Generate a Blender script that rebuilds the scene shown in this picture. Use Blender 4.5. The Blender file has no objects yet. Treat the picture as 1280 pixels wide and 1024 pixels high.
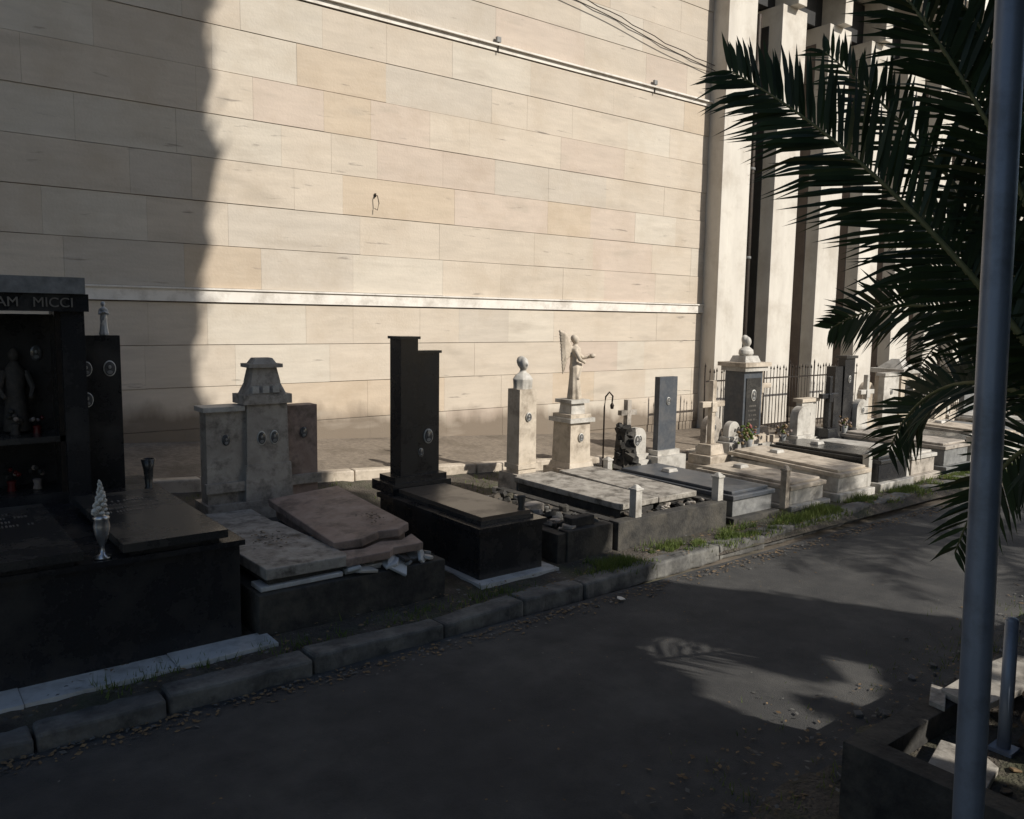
import bpy, bmesh, math, random
from mathutils import Matrix, Vector, noise
random.seed(7)
R=math.radians
scene=bpy.context.scene
col=scene.collection
# ------------------------------------------------------------ camera
cam=bpy.data.objects.new("camera",bpy.data.cameras.new("camera")); col.objects.link(cam)
cam.data.sensor_width=36; cam.data.lens=28.8; cam.data.clip_end=2000; cam.data.clip_start=0.05
CM=Matrix.Rotation(R(-38),3,'Z')@Matrix.Rotation(R(83.5),3,'X')@Matrix.Rotation(R(0.9),3,'Z')
cam.matrix_world=Matrix.Translation((0,0,2.6))@CM.to_4x4()
scene.camera=cam
# ------------------------------------------------------------ light
EL=33.0; SH=Vector((0.42,-0.9075,0)).normalized()
S=Vector((SH.x*math.cos(R(EL)),SH.y*math.cos(R(EL)),math.sin(R(EL))))
sd=bpy.data.lights.new("sun","SUN"); sd.energy=5.0; sd.angle=R(0.53); sd.color=(1,0.95,0.87)
so=bpy.data.objects.new("sun",sd); col.objects.link(so)
so.rotation_euler=S.to_track_quat('Z','Y').to_euler(); so.location=(10,-20,20)
w=bpy.data.worlds.new("World"); scene.world=w; w.use_nodes=True
nt=w.node_tree; bg=nt.nodes["Background"]; sk=nt.nodes.new("ShaderNodeTexSky"); sk.sky_type='NISHITA'; sk.sun_disc=False
sk.sun_elevation=R(EL); sk.sun_rotation=math.atan2(S.x,S.y)
nt.links.new(sk.outputs[0],bg.inputs[0]); bg.inputs[1].default_value=0.095
scene.view_settings.view_transform='Standard'; scene.view_settings.look='None'; scene.view_settings.exposure=0
# ------------------------------------------------------------ materials
def mat(name,c1,c2=None,rough=0.8,scale=6,bump=0.3,bscale=None,spec=0.4,detail=8,stain=None,stain_scale=1.2,stain_amt=0.5,attr=False,stretch=(1,1,1),metal=0,coat=0,transl=0,bdist=0.01,dust=None):
    m=bpy.data.materials.new(name); m.use_nodes=True; n=m.node_tree.nodes; l=m.node_tree.links
    b=n["Principled BSDF"]; b.inputs["Roughness"].default_value=rough; b.inputs["Specular IOR Level"].default_value=spec
    b.inputs["Metallic"].default_value=metal; b.inputs["Coat Weight"].default_value=coat
    tc=n.new("ShaderNodeTexCoord"); mp=n.new("ShaderNodeMapping"); mp.inputs["Scale"].default_value=stretch
    l.new(tc.outputs["Object"],mp.inputs[0])
    no=n.new("ShaderNodeTexNoise"); no.inputs["Scale"].default_value=scale; no.inputs["Detail"].default_value=detail; no.inputs["Roughness"].default_value=0.65
    l.new(mp.outputs[0],no.inputs[0])
    cr=n.new("ShaderNodeValToRGB"); cr.color_ramp.elements[0].position=0.32; cr.color_ramp.elements[1].position=0.68
    cr.color_ramp.elements[0].color=(*c1,1); cr.color_ramp.elements[1].color=(*(c2 or c1),1)
    l.new(no.outputs[0],cr.inputs[0]); out=cr.outputs[0]
    if stain:
        n2=n.new("ShaderNodeTexNoise"); n2.inputs["Scale"].default_value=stain_scale; n2.inputs["Detail"].default_value=10; n2.inputs["Roughness"].default_value=0.7
        l.new(tc.outputs["Object"],n2.inputs[0])
        r2=n.new("ShaderNodeValToRGB"); r2.color_ramp.elements[0].position=0.48; r2.color_ramp.elements[1].position=0.66
        l.new(n2.outputs[0],r2.inputs[0])
        mu=n.new("ShaderNodeMath"); mu.operation='MULTIPLY'; mu.inputs[1].default_value=stain_amt; l.new(r2.outputs[0],mu.inputs[0])
        mx=n.new("ShaderNodeMixRGB"); mx.inputs[2].default_value=(*stain,1); l.new(mu.outputs[0],mx.inputs[0]); l.new(out,mx.inputs[1]); out=mx.outputs[0]
        if dust:
            mr=n.new("ShaderNodeMapRange"); mr.inputs[3].default_value=rough; mr.inputs[4].default_value=dust; l.new(r2.outputs[0],mr.inputs[0]); l.new(mr.outputs[0],b.inputs["Roughness"])
    if attr:
        a=n.new("ShaderNodeVertexColor"); a.layer_name="Col"
        mx=n.new("ShaderNodeMixRGB"); mx.blend_type='MULTIPLY'; mx.inputs[0].default_value=1; l.new(out,mx.inputs[1]); l.new(a.outputs[0],mx.inputs[2]); out=mx.outputs[0]
    l.new(out,b.inputs["Base Color"])
    if bump:
        nb=n.new("ShaderNodeTexNoise"); nb.inputs["Scale"].default_value=bscale or scale*4; nb.inputs["Detail"].default_value=8
        l.new(tc.outputs["Object"],nb.inputs[0])
        bp=n.new("ShaderNodeBump"); bp.inputs["Strength"].default_value=bump; bp.inputs["Distance"].default_value=bdist; l.new(nb.outputs[0],bp.inputs["Height"]); l.new(bp.outputs[0],b.inputs["Normal"])
    if transl:
        t=n.new("ShaderNodeBsdfTranslucent"); l.new(out,t.inputs[0]); ms=n.new("ShaderNodeMixShader"); ms.inputs[0].default_value=transl
        l.new(b.outputs[0],ms.inputs[1]); l.new(t.outputs[0],ms.inputs[2]); l.new(ms.outputs[0],n["Material Output"].inputs[0])
    return m
M_black=mat("black_granite",(0.012,0.012,0.013),(0.028,0.028,0.03),rough=0.25,scale=60,bump=0.02,stain=(0.065,0.058,0.05),stain_scale=2.5,stain_amt=0.35,dust=.55)
M_lid=mat("polished_dark_lid",(0.02,0.02,0.02),(0.05,0.048,0.045),rough=0.2,scale=80,bump=0.02,stain=(0.10,0.09,0.075),stain_scale=2,stain_amt=0.4,dust=.5)
M_reflid=mat("lid_wall_reflection",(0.07,0.055,0.042),(0.12,0.095,0.075),rough=0.3,scale=70,bump=0.02,stain=(0.15,0.125,0.10),stain_scale=2,stain_amt=0.5,dust=.5)  # brown tone paints the wall's reflection into the polished black lid
M_lava=mat("lava_stone",(0.022,0.021,0.02),(0.06,0.056,0.05),rough=0.9,scale=9,bump=0.7,stain=(0.13,0.115,0.09),stain_scale=2.6,stain_amt=0.5)
M_marble=mat("white_marble",(0.40,0.38,0.34),(0.57,0.54,0.49),rough=0.5,scale=5,bump=0.15,stain=(0.14,0.12,0.095),stain_scale=3,stain_amt=0.7)
M_cleanm=mat("clean_marble",(0.5,0.5,0.49),(0.64,0.64,0.63),rough=0.35,scale=3,bump=0.05,stain=(0.22,0.21,0.19),stain_scale=4,stain_amt=0.65)
M_old=mat("weathered_marble",(0.30,0.265,0.225),(0.47,0.42,0.36),rough=0.75,scale=4,bump=0.4,stain=(0.08,0.068,0.055),stain_scale=6,stain_amt=0.75)
M_slab=mat("dirty_marble_slab",(0.24,0.215,0.185),(0.43,0.40,0.35),rough=0.75,scale=7,bump=0.4,stain=(0.045,0.038,0.03),stain_scale=5,stain_amt=0.85)
M_pink=mat("pinkish_stone",(0.25,0.175,0.14),(0.38,0.29,0.24),rough=0.7,scale=5,bump=0.3,stain=(0.08,0.062,0.05),stain_scale=4,stain_amt=0.75)
M_cream=mat("cream_stone",(0.43,0.365,0.285),(0.58,0.505,0.41),rough=0.7,scale=5,bump=0.25,stain=(0.17,0.135,0.10),stain_scale=4,stain_amt=0.7)
M_grey=mat("grey_stone",(0.14,0.14,0.14),(0.26,0.26,0.25),rough=0.6,scale=10,bump=0.2,stain=(0.07,0.07,0.065),stain_scale=3,stain_amt=0.5)
M_blue=mat("blue_grey_stone",(0.05,0.058,0.07),(0.08,0.088,0.10),rough=0.4,scale=20,bump=0.1,stain=(0.16,0.15,0.14),stain_scale=4,stain_amt=0.4)
M_wall=mat("limestone_block",(0.86,0.86,0.86),(1,1,1),rough=0.85,scale=2.5,bump=0.35,bscale=30,stain=(0.80,0.77,0.73),stain_scale=1.1,stain_amt=0.6,attr=True,spec=0.2,stretch=(0.5,1,3))
M_mortar=mat("mortar",(0.13,0.10,0.08),(0.26,0.21,0.16),rough=0.95,scale=5)
M_belt=mat("belt_course_plaster",(0.66,0.62,0.56),(0.75,0.71,0.65),rough=0.8,scale=4,bump=0.15,stain=(0.36,0.32,0.27),stain_scale=3,stain_amt=0.6)
M_pier=mat("pier_plaster",(0.52,0.48,0.42),(0.64,0.60,0.53),rough=0.85,scale=2,bump=0.2,stain=(0.34,0.29,0.23),stain_scale=1,stain_amt=0.5,stretch=(1,1,0.3))
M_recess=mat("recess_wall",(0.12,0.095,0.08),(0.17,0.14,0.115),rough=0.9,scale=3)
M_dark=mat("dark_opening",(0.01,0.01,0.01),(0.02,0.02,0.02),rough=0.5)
M_asph=mat("asphalt",(0.034,0.034,0.034),(0.066,0.064,0.061),rough=0.88,scale=2.2,bump=0.9,bscale=130,stain=(0.115,0.11,0.10),stain_scale=0.9,stain_amt=0.55,detail=14,bdist=0.008)
M_kerb=mat("lava_kerb",(0.05,0.048,0.045),(0.15,0.145,0.135),rough=0.9,scale=5,bump=0.8,stain=(0.26,0.25,0.22),stain_scale=3,stain_amt=0.6)
M_soil=mat("soil",(0.05,0.042,0.033),(0.12,0.10,0.08),rough=0.95,scale=5,bump=1,bscale=40,stain=(0.05,0.065,0.025),stain_scale=2,stain_amt=0.6,bdist=0.03)
M_ground=mat("dry_ground",(0.09,0.075,0.055),(0.17,0.14,0.11),rough=0.95,scale=3,bump=0.8,stain=(0.06,0.07,0.035),stain_scale=0.6,stain_amt=0.5)
M_pave=mat("gravel_paving",(0.14,0.115,0.09),(0.26,0.215,0.165),rough=0.9,scale=14,bump=0.7,bscale=60,stain=(0.10,0.08,0.058),stain_scale=1.5,stain_amt=0.7)
M_iron=mat("iron",(0.02,0.018,0.016),(0.05,0.035,0.025),rough=0.6,scale=20,metal=0.5)
M_galv=mat("galvanised_pole",(0.18,0.215,0.27),(0.24,0.275,0.335),rough=0.42,scale=8,bump=0.05,metal=0.3,stretch=(1,1,0.1),stain=(0.12,0.13,0.145),stain_scale=5,stain_amt=.6)
M_silver=mat("silver_metal",(0.45,0.45,0.45),(0.6,0.6,0.6),rough=0.3,metal=0.9,bump=0)
M_white=mat("white_ceramic",(0.5,0.48,0.43),(0.62,0.6,0.55),rough=0.4,bump=0)
M_photo=mat("photo_ceramic",(0.04,0.04,0.04),(0.12,0.12,0.12),rough=0.2,scale=12,bump=0,coat=0.5)
M_face=mat("photo_portrait",(0.25,0.24,0.22),(0.38,0.36,0.33),rough=0.25,scale=30,bump=0)
M_bronze=mat("bronze_letter",(0.17,0.155,0.135),(0.25,0.23,0.21),rough=0.5,metal=0.5,bump=0)
M_dim=mat("dark_niche_figure",(0.05,0.045,0.04),(0.10,0.085,0.07),rough=0.8,scale=20,bump=0.2)  # plain dark tone for the figures and ornaments in the niche
M_leafp=mat("palm_leaflet",(0.022,0.039,0.016),(0.042,0.070,0.028),rough=0.5,scale=3,bump=0,transl=0.2,attr=True)
M_rach=mat("palm_rachis",(0.14,0.15,0.06),(0.24,0.22,0.10),rough=0.6,scale=5)
M_trunkp=mat("palm_trunk",(0.07,0.05,0.035),(0.16,0.12,0.085),rough=0.95,scale=12,bump=1)
M_cyp=mat("cypress_foliage",(0.012,0.025,0.01),(0.03,0.055,0.02),rough=0.8,scale=3,bump=0)
M_bark=mat("bark",(0.08,0.06,0.045),(0.15,0.12,0.09),rough=0.95,scale=10,bump=1)
M_grass=mat("grass_blade",(0.07,0.11,0.022),(0.18,0.22,0.055),rough=0.7,scale=4,bump=0,transl=0.3)
M_litter=mat("leaf_litter",(0.10,0.065,0.035),(0.25,0.17,0.09),rough=0.9,scale=20,bump=0)
M_red=mat("flower_red",(0.15,0.03,0.03),(0.3,0.12,0.10),rough=0.8,scale=30,bump=0)
M_purple=mat("flower_mixed",(0.16,0.12,0.15),(0.34,0.28,0.2),rough=0.8,scale=40,bump=0)
M_candle=mat("red_candle",(0.08,0.01,0.01),(0.10,0.012,0.01),rough=0.3,bump=0)
# ------------------------------------------------------------ mesh builder
class MB:
    def __init__(s,name): s.name=name; s.bm=bmesh.new(); s.mats=[]; s.cl=None
    def mi(s,m):
        if m not in s.mats: s.mats.append(m)
        return s.mats.index(m)
    def fin(s,faces,m,smooth=False):
        i=s.mi(m)
        for f in faces: f.material_index=i; f.smooth=smooth
    def hexa(s,pts,m):
        v=[s.bm.verts.new(p) for p in pts]
        fs=[s.bm.faces.new([v[i] for i in q]) for q in ((3,2,1,0),(4,5,6,7),(0,1,5,4),(1,2,6,5),(2,3,7,6),(3,0,4,7))]
        s.fin(fs,m); return fs
    def box(s,x0,x1,y0,y1,z0,z1,m,T=None,taper=0):
        t=taper; cx=(x0+x1)/2; cy=(y0+y1)/2
        def tp(x,c): return c+(x-c)*(1-t)
        p=[Vector(q) for q in ((x0,y0,z0),(x1,y0,z0),(x1,y1,z0),(x0,y1,z0),(tp(x0,cx),tp(y0,cy),z1),(tp(x1,cx),tp(y0,cy),z1),(tp(x1,cx),tp(y1,cy),z1),(tp(x0,cx),tp(y1,cy),z1))]
        if T: p=[T@q for q in p]
        return s.hexa(p,m)
    def prism(s,poly,z0,z1,m,T=None):
        a=[Vector((x,y,z0)) for x,y in poly]; c=[Vector((x,y,z1)) for x,y in poly]
        if T: a=[T@q for q in a]; c=[T@q for q in c]
        va=[s.bm.verts.new(q) for q in a]; vc=[s.bm.verts.new(q) for q in c]; n=len(va)
        fs=[s.bm.faces.new(va[::-1]),s.bm.faces.new(vc)]+[s.bm.faces.new((va[i],va[(i+1)%n],vc[(i+1)%n],vc[i])) for i in range(n)]
        s.fin(fs,m)
    def lathe(s,c,prof,m,seg=20,sx=1,sy=1,T=None,fn=None):
        rings=[]
        for (r,z) in prof:
            ring=[]
            for k in range(seg):
                a=2*math.pi*k/seg
                rr=r*(fn(a,z) if fn else 1)
                p=Vector((rr*math.cos(a)*sx,rr*math.sin(a)*sy,z))
                if T: p=T@p
                ring.append(s.bm.verts.new(Vector(c)+p))
            rings.append(ring)
        fs=[]
        for i in range(len(rings)-1):
            for k in range(seg):
                k2=(k+1)%seg; fs.append(s.bm.faces.new((rings[i][k],rings[i][k2],rings[i+1][k2],rings[i+1][k])))
        fs.append(s.bm.faces.new(rings[0][::-1])); fs.append(s.bm.faces.new(rings[-1]))
        s.fin(fs,m,True)
    def ell(s,c,r,m,T=None,seg=14,rings=9,lump=0):
        M4=Matrix.Diagonal((r[0],r[1],r[2])).to_4x4()
        if T: M4=T.to_4x4()@M4
        ret=bmesh.ops.create_uvsphere(s.bm,u_segments=seg,v_segments=rings,radius=1,matrix=Matrix.Translation(c)@M4)
        fs=set()
        for v in ret['verts']:
            if lump:
                d=v.co-Vector(c); v.co=Vector(c)+d*(1+lump*noise.noise(v.co*9))
            for f in v.link_faces: fs.add(f)
        s.fin(fs,m,True)
    def tube(s,pts,rad,m,seg=8):
        pts=[Vector(p) for p in pts]; n=len(pts)
        if not hasattr(rad,'__len__'): rad=[rad]*n
        rings=[]; up=Vector((0,0,1))
        for i,p in enumerate(pts):
            d=(pts[min(i+1,n-1)]-pts[max(i-1,0)]).normalized()
            a=d.cross(up if abs(d.z)<0.95 else Vector((1,0,0))).normalized(); b=d.cross(a)
            rings.append([s.bm.verts.new(p+(a*math.cos(2*math.pi*k/seg)+b*math.sin(2*math.pi*k/seg))*rad[i]) for k in range(seg)])
        fs=[]
        for i in range(n-1):
            for k in range(seg):
                k2=(k+1)%seg; fs.append(s.bm.faces.new((rings[i][k],rings[i][k2],rings[i+1][k2],rings[i+1][k])))
        fs.append(s.bm.faces.new(rings[0][::-1])); fs.append(s.bm.faces.new(rings[-1])); s.fin(fs,m,True)
    def oval(s,x,y,z,rx,rz,m=None,axis='y',rim=True):
        T=Matrix.Rotation(R(90),3,'X')
        s.lathe((x,y,z),[(1.0,-0.005),(1.0,0.010),(0.93,0.013)],M_white if rim else M_photo,seg=24,sx=rx,sy=rz,T=T)
        s.lathe((x,y,z),[(0.86,0.0),(0.86,0.016)],M_photo,seg=24,sx=rx,sy=rz,T=T)
        s.ell((x,y-0.016,z+rz*0.18),(rx*0.26,0.003,rz*0.24),M_face)
        s.ell((x,y-0.015,z-rz*0.48),(rx*0.5,0.003,rz*0.26),M_grey)
    def letters(s,x0,y,z,w,rows,dz,m=M_bronze,flat=False,h=0.03):
        for r in range(rows):
            x=x0+random.uniform(0,.05); e=x0+w*random.uniform(.7,1)
            while x<e:
                if random.random()<.82:
                    ww=random.uniform(.008,.016)
                    if flat: s.box(x,x+ww,y+r*dz,y+r*dz+h,z,z+.004,m)
                    else: s.box(x,x+ww,y-.004,y,z-r*dz,z-r*dz+h,m)
                x+=.024
    def build(s,bevel=0,parent=None,remesh=0,smoothit=0):
        me=bpy.data.meshes.new(s.name)
        bmesh.ops.recalc_face_normals(s.bm,faces=s.bm.faces)
        s.bm.to_mesh(me); s.bm.free()
        for m in s.mats: me.materials.append(m)
        o=bpy.data.objects.new(s.name,me); col.objects.link(o)
        if remesh:
            md=o.modifiers.new("r","REMESH"); md.mode='VOXEL'; md.voxel_size=remesh; md.use_smooth_shade=True
            if smoothit:
                sm=o.modifiers.new("s","SMOOTH"); sm.iterations=smoothit; sm.factor=.5
        if bevel:
            md=o.modifiers.new("b","BEVEL"); md.width=bevel; md.segments=2; md.limit_method='ANGLE'; md.angle_limit=R(50)
        if parent: o.parent=parent
        return o
# ------------------------------------------------------------ terrain heights
def zk(x): return max(0.12,min(0.75,0.6-0.055*(x-2.6)))
def zw(x): return max(0.14,min(1.0,0.82-0.06*(x-2.2)))
def zpave(x,y):
    t=(y-9.9)/2.1; return zk(x)+(zw(x)-zk(x))*t
def zplot(x,y):
    t=max(0,min(1,(y-5.6)/4.3)); t=t*t
    return 0.10+(zk(x)-0.08-0.10)*t
def grid(name,x0,x1,y0,y1,nx,ny,zf,m,smooth=True):
    b=MB(name); V=[[b.bm.verts.new((x0+(x1-x0)*i/nx,y0+(y1-y0)*j/ny,zf(x0+(x1-x0)*i/nx,y0+(y1-y0)*j/ny))) for i in range(nx+1)] for j in range(ny+1)]
    fs=[b.bm.faces.new((V[j][i],V[j][i+1],V[j+1][i+1],V[j+1][i])) for j in range(ny) for i in range(nx)]
    b.fin(fs,m,smooth); return b
grid("ground",-400,400,-400,400,8,8,lambda x,y:-0.06,M_ground).build()
def zroad(x,y): return 0.004+0.03*math.sin((y-2.3)/3.04*math.pi)+0.006*noise.noise(Vector((x,y,0))*1.5)
grid("road",-40,80,2.3,5.34,240,12,zroad,M_asph).build()
grid("verge_ground",-40,80,-4,2.95,500,70,lambda x,y:-0.012+(0.035 if y<2.55 else 0)+0.05*noise.noise(Vector((x*2.2,y*2.2,3)))+(0.03*noise.noise(Vector((x*7,y*7,1)))),M_soil).build()
grid("cemetery_plot_ground",-20,60,5.5,9.95,500,30,lambda x,y:zplot(x,y)+(0.03*noise.noise(Vector((x*3,y*3,0)))+0.012*noise.noise(Vector((x*12,y*12,0))) if 5.6<y else -0.08),M_soil).build()
grid("pavement",-20,60,9.9,12.3,160,8,lambda x,y:zpave(x,y)+0.008*noise.noise(Vector((x,y,0))*2),M_pave).build()
b=MB("kerb"); x=-12
while x<45:
    L=random.uniform(.7,1.15); y0=5.28+min(.5,max(0,(x-1)*0.036))
    T=Matrix.Translation((x+L/2,y0+.14+random.uniform(-.014,.014),0))@Matrix.Rotation(R(random.uniform(-.8,2.8)),4,'Z')@Matrix.Rotation(R(random.uniform(-1.2,1.2)),4,'Y')@Matrix.Rotation(R(random.uniform(-4,1)),4,'X')
    n=9; top=[(-L/2+.01+(L-.02)*i/n,-.13+random.uniform(-.018,.016)) for i in range(n+1)]; back=[(L/2-.01-(L-.02)*i/n,.09+random.uniform(-.025,.02)) for i in range(n+1)]
    b.prism(top+back,-.06,.12+random.uniform(-.016,.012),M_kerb,T); x+=L
b.build(bevel=.024)
b=MB("pavement_kerb"); x=-8
while x<16:
    j=random.uniform(-.01,.01)
    b.hexa([(x+.006,9.78+j,zk(x)-.3),(x+.99,9.78+j,zk(x+1)-.3),(x+.99,9.95,zk(x+1)-.3),(x+.006,9.95,zk(x)-.3),(x+.006,9.79+j,zk(x)+.05),(x+.99,9.79+j,zk(x+1)+.05),(x+.99,9.95,zk(x+1)+.055),(x+.006,9.95,zk(x)+.055)],M_cream); x+=1
b.build(bevel=.02)
# ------------------------------------------------------------ stone wall
def stone_wall():
    b=MB("stone_wall"); bm=b.bm; cl=bm.loops.layers.float_color.new("Col")
    X0,X1=-14,14.72
    b.box(X0,X1,12.02,12.6,-.3,12.6,M_mortar)
    rows=[]
    z=2.72-0.6*5
    for i in range(5): rows.append((z,z+.6)); z+=.6
    z=2.93
    for i in range(7): rows.append((z,z+.606)); z+=.606
    z=7.30
    for i in range(8): rows.append((z,z+.62)); z+=.62
    for ri,(a,c) in enumerate(rows):
        x=X0+random.uniform(0,.5)-1
        rowd=(ri%2)*.010+random.uniform(0,.008)
        while x<X1:
            L=random.choice([.8,1.1,1.25,1.25,1.5,1.7,2.1]); xe=min(x+L,X1)
            if xe-x<.25: xe=X1
            xs=max(x,X0)
            if xe>xs:
                d=rowd+random.uniform(0,.004)
                g=random.uniform(.003,.0075)
                fs=b.box(xs+.0012,xe-.0012,12.0-d,12.03,a+g,c-.003,M_wall)
                k=random.random(); v=random.uniform(.95,1.02)
                base=(0.575,0.50,0.41)
                if k<.08: base=(0.55,0.455,0.35)
                elif k<.2: base=(0.555,0.465,0.385)
                elif k<.36: base=(0.59,0.53,0.445)
                elif k<.45: base=(0.54,0.48,0.405)
                for f in fs:
                    for lp in f.loops: lp[cl]=(base[0]*v,base[1]*v,base[2]*v,1)
            x=xe if xe<X1 else X1+1
    b.box(X0,X1,11.955,12.03,2.735,2.905,M_belt); b.box(X0,X1,11.925,12.03,2.905,2.93,M_belt)
    b.box(X0,X1,11.955,12.03,7.19,7.27,M_belt); b.box(X0,X1,11.90,12.03,7.27,7.30,M_belt)
    b.box(X0,X1+.0,11.85,12.7,12.6,12.8,M_belt)
    return b.build(bevel=0)
wall=stone_wall()
def wall_weather(m):
    n=m.node_tree.nodes; l=m.node_tree.links; bs=n["Principled BSDF"]
    src=bs.inputs["Base Color"].links[0].from_socket
    tc=n.new("ShaderNodeTexCoord"); sp=n.new("ShaderNodeSeparateXYZ"); l.new(tc.outputs["Object"],sp.inputs[0])
    mp=n.new("ShaderNodeMapping"); mp.inputs["Scale"].default_value=(1.3,1.3,.5); l.new(tc.outputs["Object"],mp.inputs[0])
    no=n.new("ShaderNodeTexNoise"); no.inputs["Scale"].default_value=1.8; no.inputs["Detail"].default_value=9; l.new(mp.outputs[0],no.inputs[0])
    ma=n.new("ShaderNodeMath"); ma.operation='MULTIPLY_ADD'; l.new(sp.outputs[0],ma.inputs[0]); ma.inputs[1].default_value=.06; l.new(sp.outputs[2],ma.inputs[2])
    m2=n.new("ShaderNodeMath"); m2.operation='MULTIPLY_ADD'; l.new(no.outputs[0],m2.inputs[0]); m2.inputs[1].default_value=-.7; l.new(ma.outputs[0],m2.inputs[2])
    mr=n.new("ShaderNodeMapRange"); mr.inputs[1].default_value=.90; mr.inputs[2].default_value=1.18; mr.inputs[3].default_value=.92; mr.inputs[4].default_value=0; l.new(m2.outputs[0],mr.inputs[0])
    mx=n.new("ShaderNodeMixRGB"); l.new(mr.outputs[0],mx.inputs[0]); l.new(src,mx.inputs[1]); mx.inputs[2].default_value=(.18,.145,.11,1)
    n3=n.new("ShaderNodeTexNoise"); n3.inputs["Scale"].default_value=1.0; n3.inputs["Detail"].default_value=7
    mp3=n.new("ShaderNodeMapping"); mp3.inputs["Scale"].default_value=(.8,1,3.2); l.new(tc.outputs["Object"],mp3.inputs[0]); l.new(mp3.outputs[0],n3.inputs[0])
    r3=n.new("ShaderNodeMapRange"); r3.inputs[1].default_value=.58; r3.inputs[2].default_value=.74; r3.inputs[3].default_value=0; r3.inputs[4].default_value=.65; l.new(n3.outputs[0],r3.inputs[0])
    mx2=n.new("ShaderNodeMixRGB"); l.new(r3.outputs[0],mx2.inputs[0]); l.new(mx.outputs[0],mx2.inputs[1]); mx2.inputs[2].default_value=(.38,.33,.27,1)
    mr4=n.new("ShaderNodeMapRange"); mr4.inputs[1].default_value=5.5; mr4.inputs[2].default_value=8.5; mr4.inputs[3].default_value=0; mr4.inputs[4].default_value=.45; l.new(sp.outputs[2],mr4.inputs[0])
    mu=n.new("ShaderNodeMath"); mu.operation='MULTIPLY'; l.new(mr4.outputs[0],mu.inputs[0]); l.new(no.outputs[0],mu.inputs[1])
    mx3=n.new("ShaderNodeMixRGB"); l.new(mu.outputs[0],mx3.inputs[0]); l.new(mx2.outputs[0],mx3.inputs[1]); mx3.inputs[2].default_value=(.36,.33,.29,1)
    # fine smudges, narrow and dark
    n5=n.new("ShaderNodeTexNoise"); n5.inputs["Scale"].default_value=2.3; n5.inputs["Detail"].default_value=8
    mp5=n.new("ShaderNodeMapping"); mp5.inputs["Scale"].default_value=(.7,1,5); l.new(tc.outputs["Object"],mp5.inputs[0]); l.new(mp5.outputs[0],n5.inputs[0])
    r5=n.new("ShaderNodeMapRange"); r5.inputs[1].default_value=.68; r5.inputs[2].default_value=.76; r5.inputs[3].default_value=0; r5.inputs[4].default_value=.8; l.new(n5.outputs[0],r5.inputs[0])
    mx5=n.new("ShaderNodeMixRGB"); l.new(r5.outputs[0],mx5.inputs[0]); l.new(mx3.outputs[0],mx5.inputs[1]); mx5.inputs[2].default_value=(.20,.175,.15,1)
    l.new(mx5.outputs[0],bs.inputs["Base Color"])
wall_weather(M_wall)
b=MB("wall_cable")
for dy,dz in ((0,0),(.02,.10)):
    pts=[]
    for i in range(41):
        t=i/40; xx=2+12.7*t; pts.append((xx,11.88+dy,9.55-1.62*t+dz-.04*math.sin(t*math.pi*4)**2+.02*math.sin(i*2.1)*(dz>0)))
    b.tube(pts,.009,M_iron,6)
b.build()
b=MB("wall_bracket")
b.tube([(6.5,12.0,4.5),(6.5,11.9,4.48),(6.52,11.88,4.36),(6.5,11.9,4.25),(6.48,11.95,4.28)],.007,M_iron,6); b.box(6.49,6.51,11.95,11.975,4.46,4.52,M_iron); b.build()
for xx in (8.9,12.9):
    b=MB("wall_junction_box"); b.box(xx-.045,xx+.045,11.91,11.96,7.33,7.42,M_grey); b.tube([(xx,11.94,7.34),(xx,11.94,7.15)],.012,M_iron,6); b.build(bevel=.008)
# ------------------------------------------------------------ pier building
b=MB("columbarium_building")
F=11.6
b.box(14.72,15.0,F-.02,13,-.2,13.2,M_pier)
b.box(15.0,15.72,F,13,-.2,13.2,M_pier)
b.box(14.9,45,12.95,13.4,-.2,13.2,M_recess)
xs=[16.65]
while xs[-1]<44: xs.append(xs[-1]+1.92)
for i,x in enumerate(xs):
    wd=.95
    b.box(x,x+wd,F,12.95,-.2,9.7,M_pier)
    b.box(x+.25,x+.58,F-.22,12.95,9.7,10.75,M_pier)
    x0=x-(.97 if i else .93)
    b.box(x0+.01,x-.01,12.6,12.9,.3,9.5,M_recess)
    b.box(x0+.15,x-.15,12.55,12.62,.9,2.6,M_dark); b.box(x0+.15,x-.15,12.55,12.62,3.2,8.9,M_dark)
    b.box(x-.025,x-.003,F+.35,12.5,.4,9.3,M_dark if i==0 else M_recess)  # thin dark sheet paints shade onto the pier's left side, no opening here
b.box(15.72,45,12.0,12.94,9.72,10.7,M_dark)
b.box(15.72,45,F-.6,13,10.75,11.05,M_pier); b.box(15.72,45,F-1.0,13,11.05,11.4,M_belt); b.box(15.72,45,F-.2,13,11.4,13.2,M_pier)
b.tube([(16.1,11.85,0),(16.1,11.85,9.4)],.07,M_iron,10)
for z in (2,4,6,8): b.tube([(16.1,11.85,z),(16.1,11.85,z+.06)],.085,M_grey,10)
b.build(bevel=.01)
# ------------------------------------------------------------ iron fence
def fence(x0,x1,y,zz,h):
    b=MB("iron_fence")
    b.box(x0,x1,y-.015,y+.015,zz+.1,zz+.13,M_iron); b.box(x0,x1,y-.015,y+.015,zz+h-.2,zz+h-.17,M_iron)
    x=x0; i=0
    while x<=x1:
        z=zz; lean=random.uniform(-.03,.03); big=i%8==0
        hh=h+(.12 if big else random.uniform(-.03,.03))
        b.tube([(x,y,z-.05),(x+lean,y,z+hh)],.018 if big else .009,M_iron,6)
        b.lathe((x+lean,y,z+hh-.02),[(.001,0),(.02,.03),(.001,.11)],M_iron,seg=6); x+=.125; i+=1
    b.build()
fence(13.6,19.5,10.9,.15,1.35)
fence(19.9,26,10.6,.15,1.2)
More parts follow.
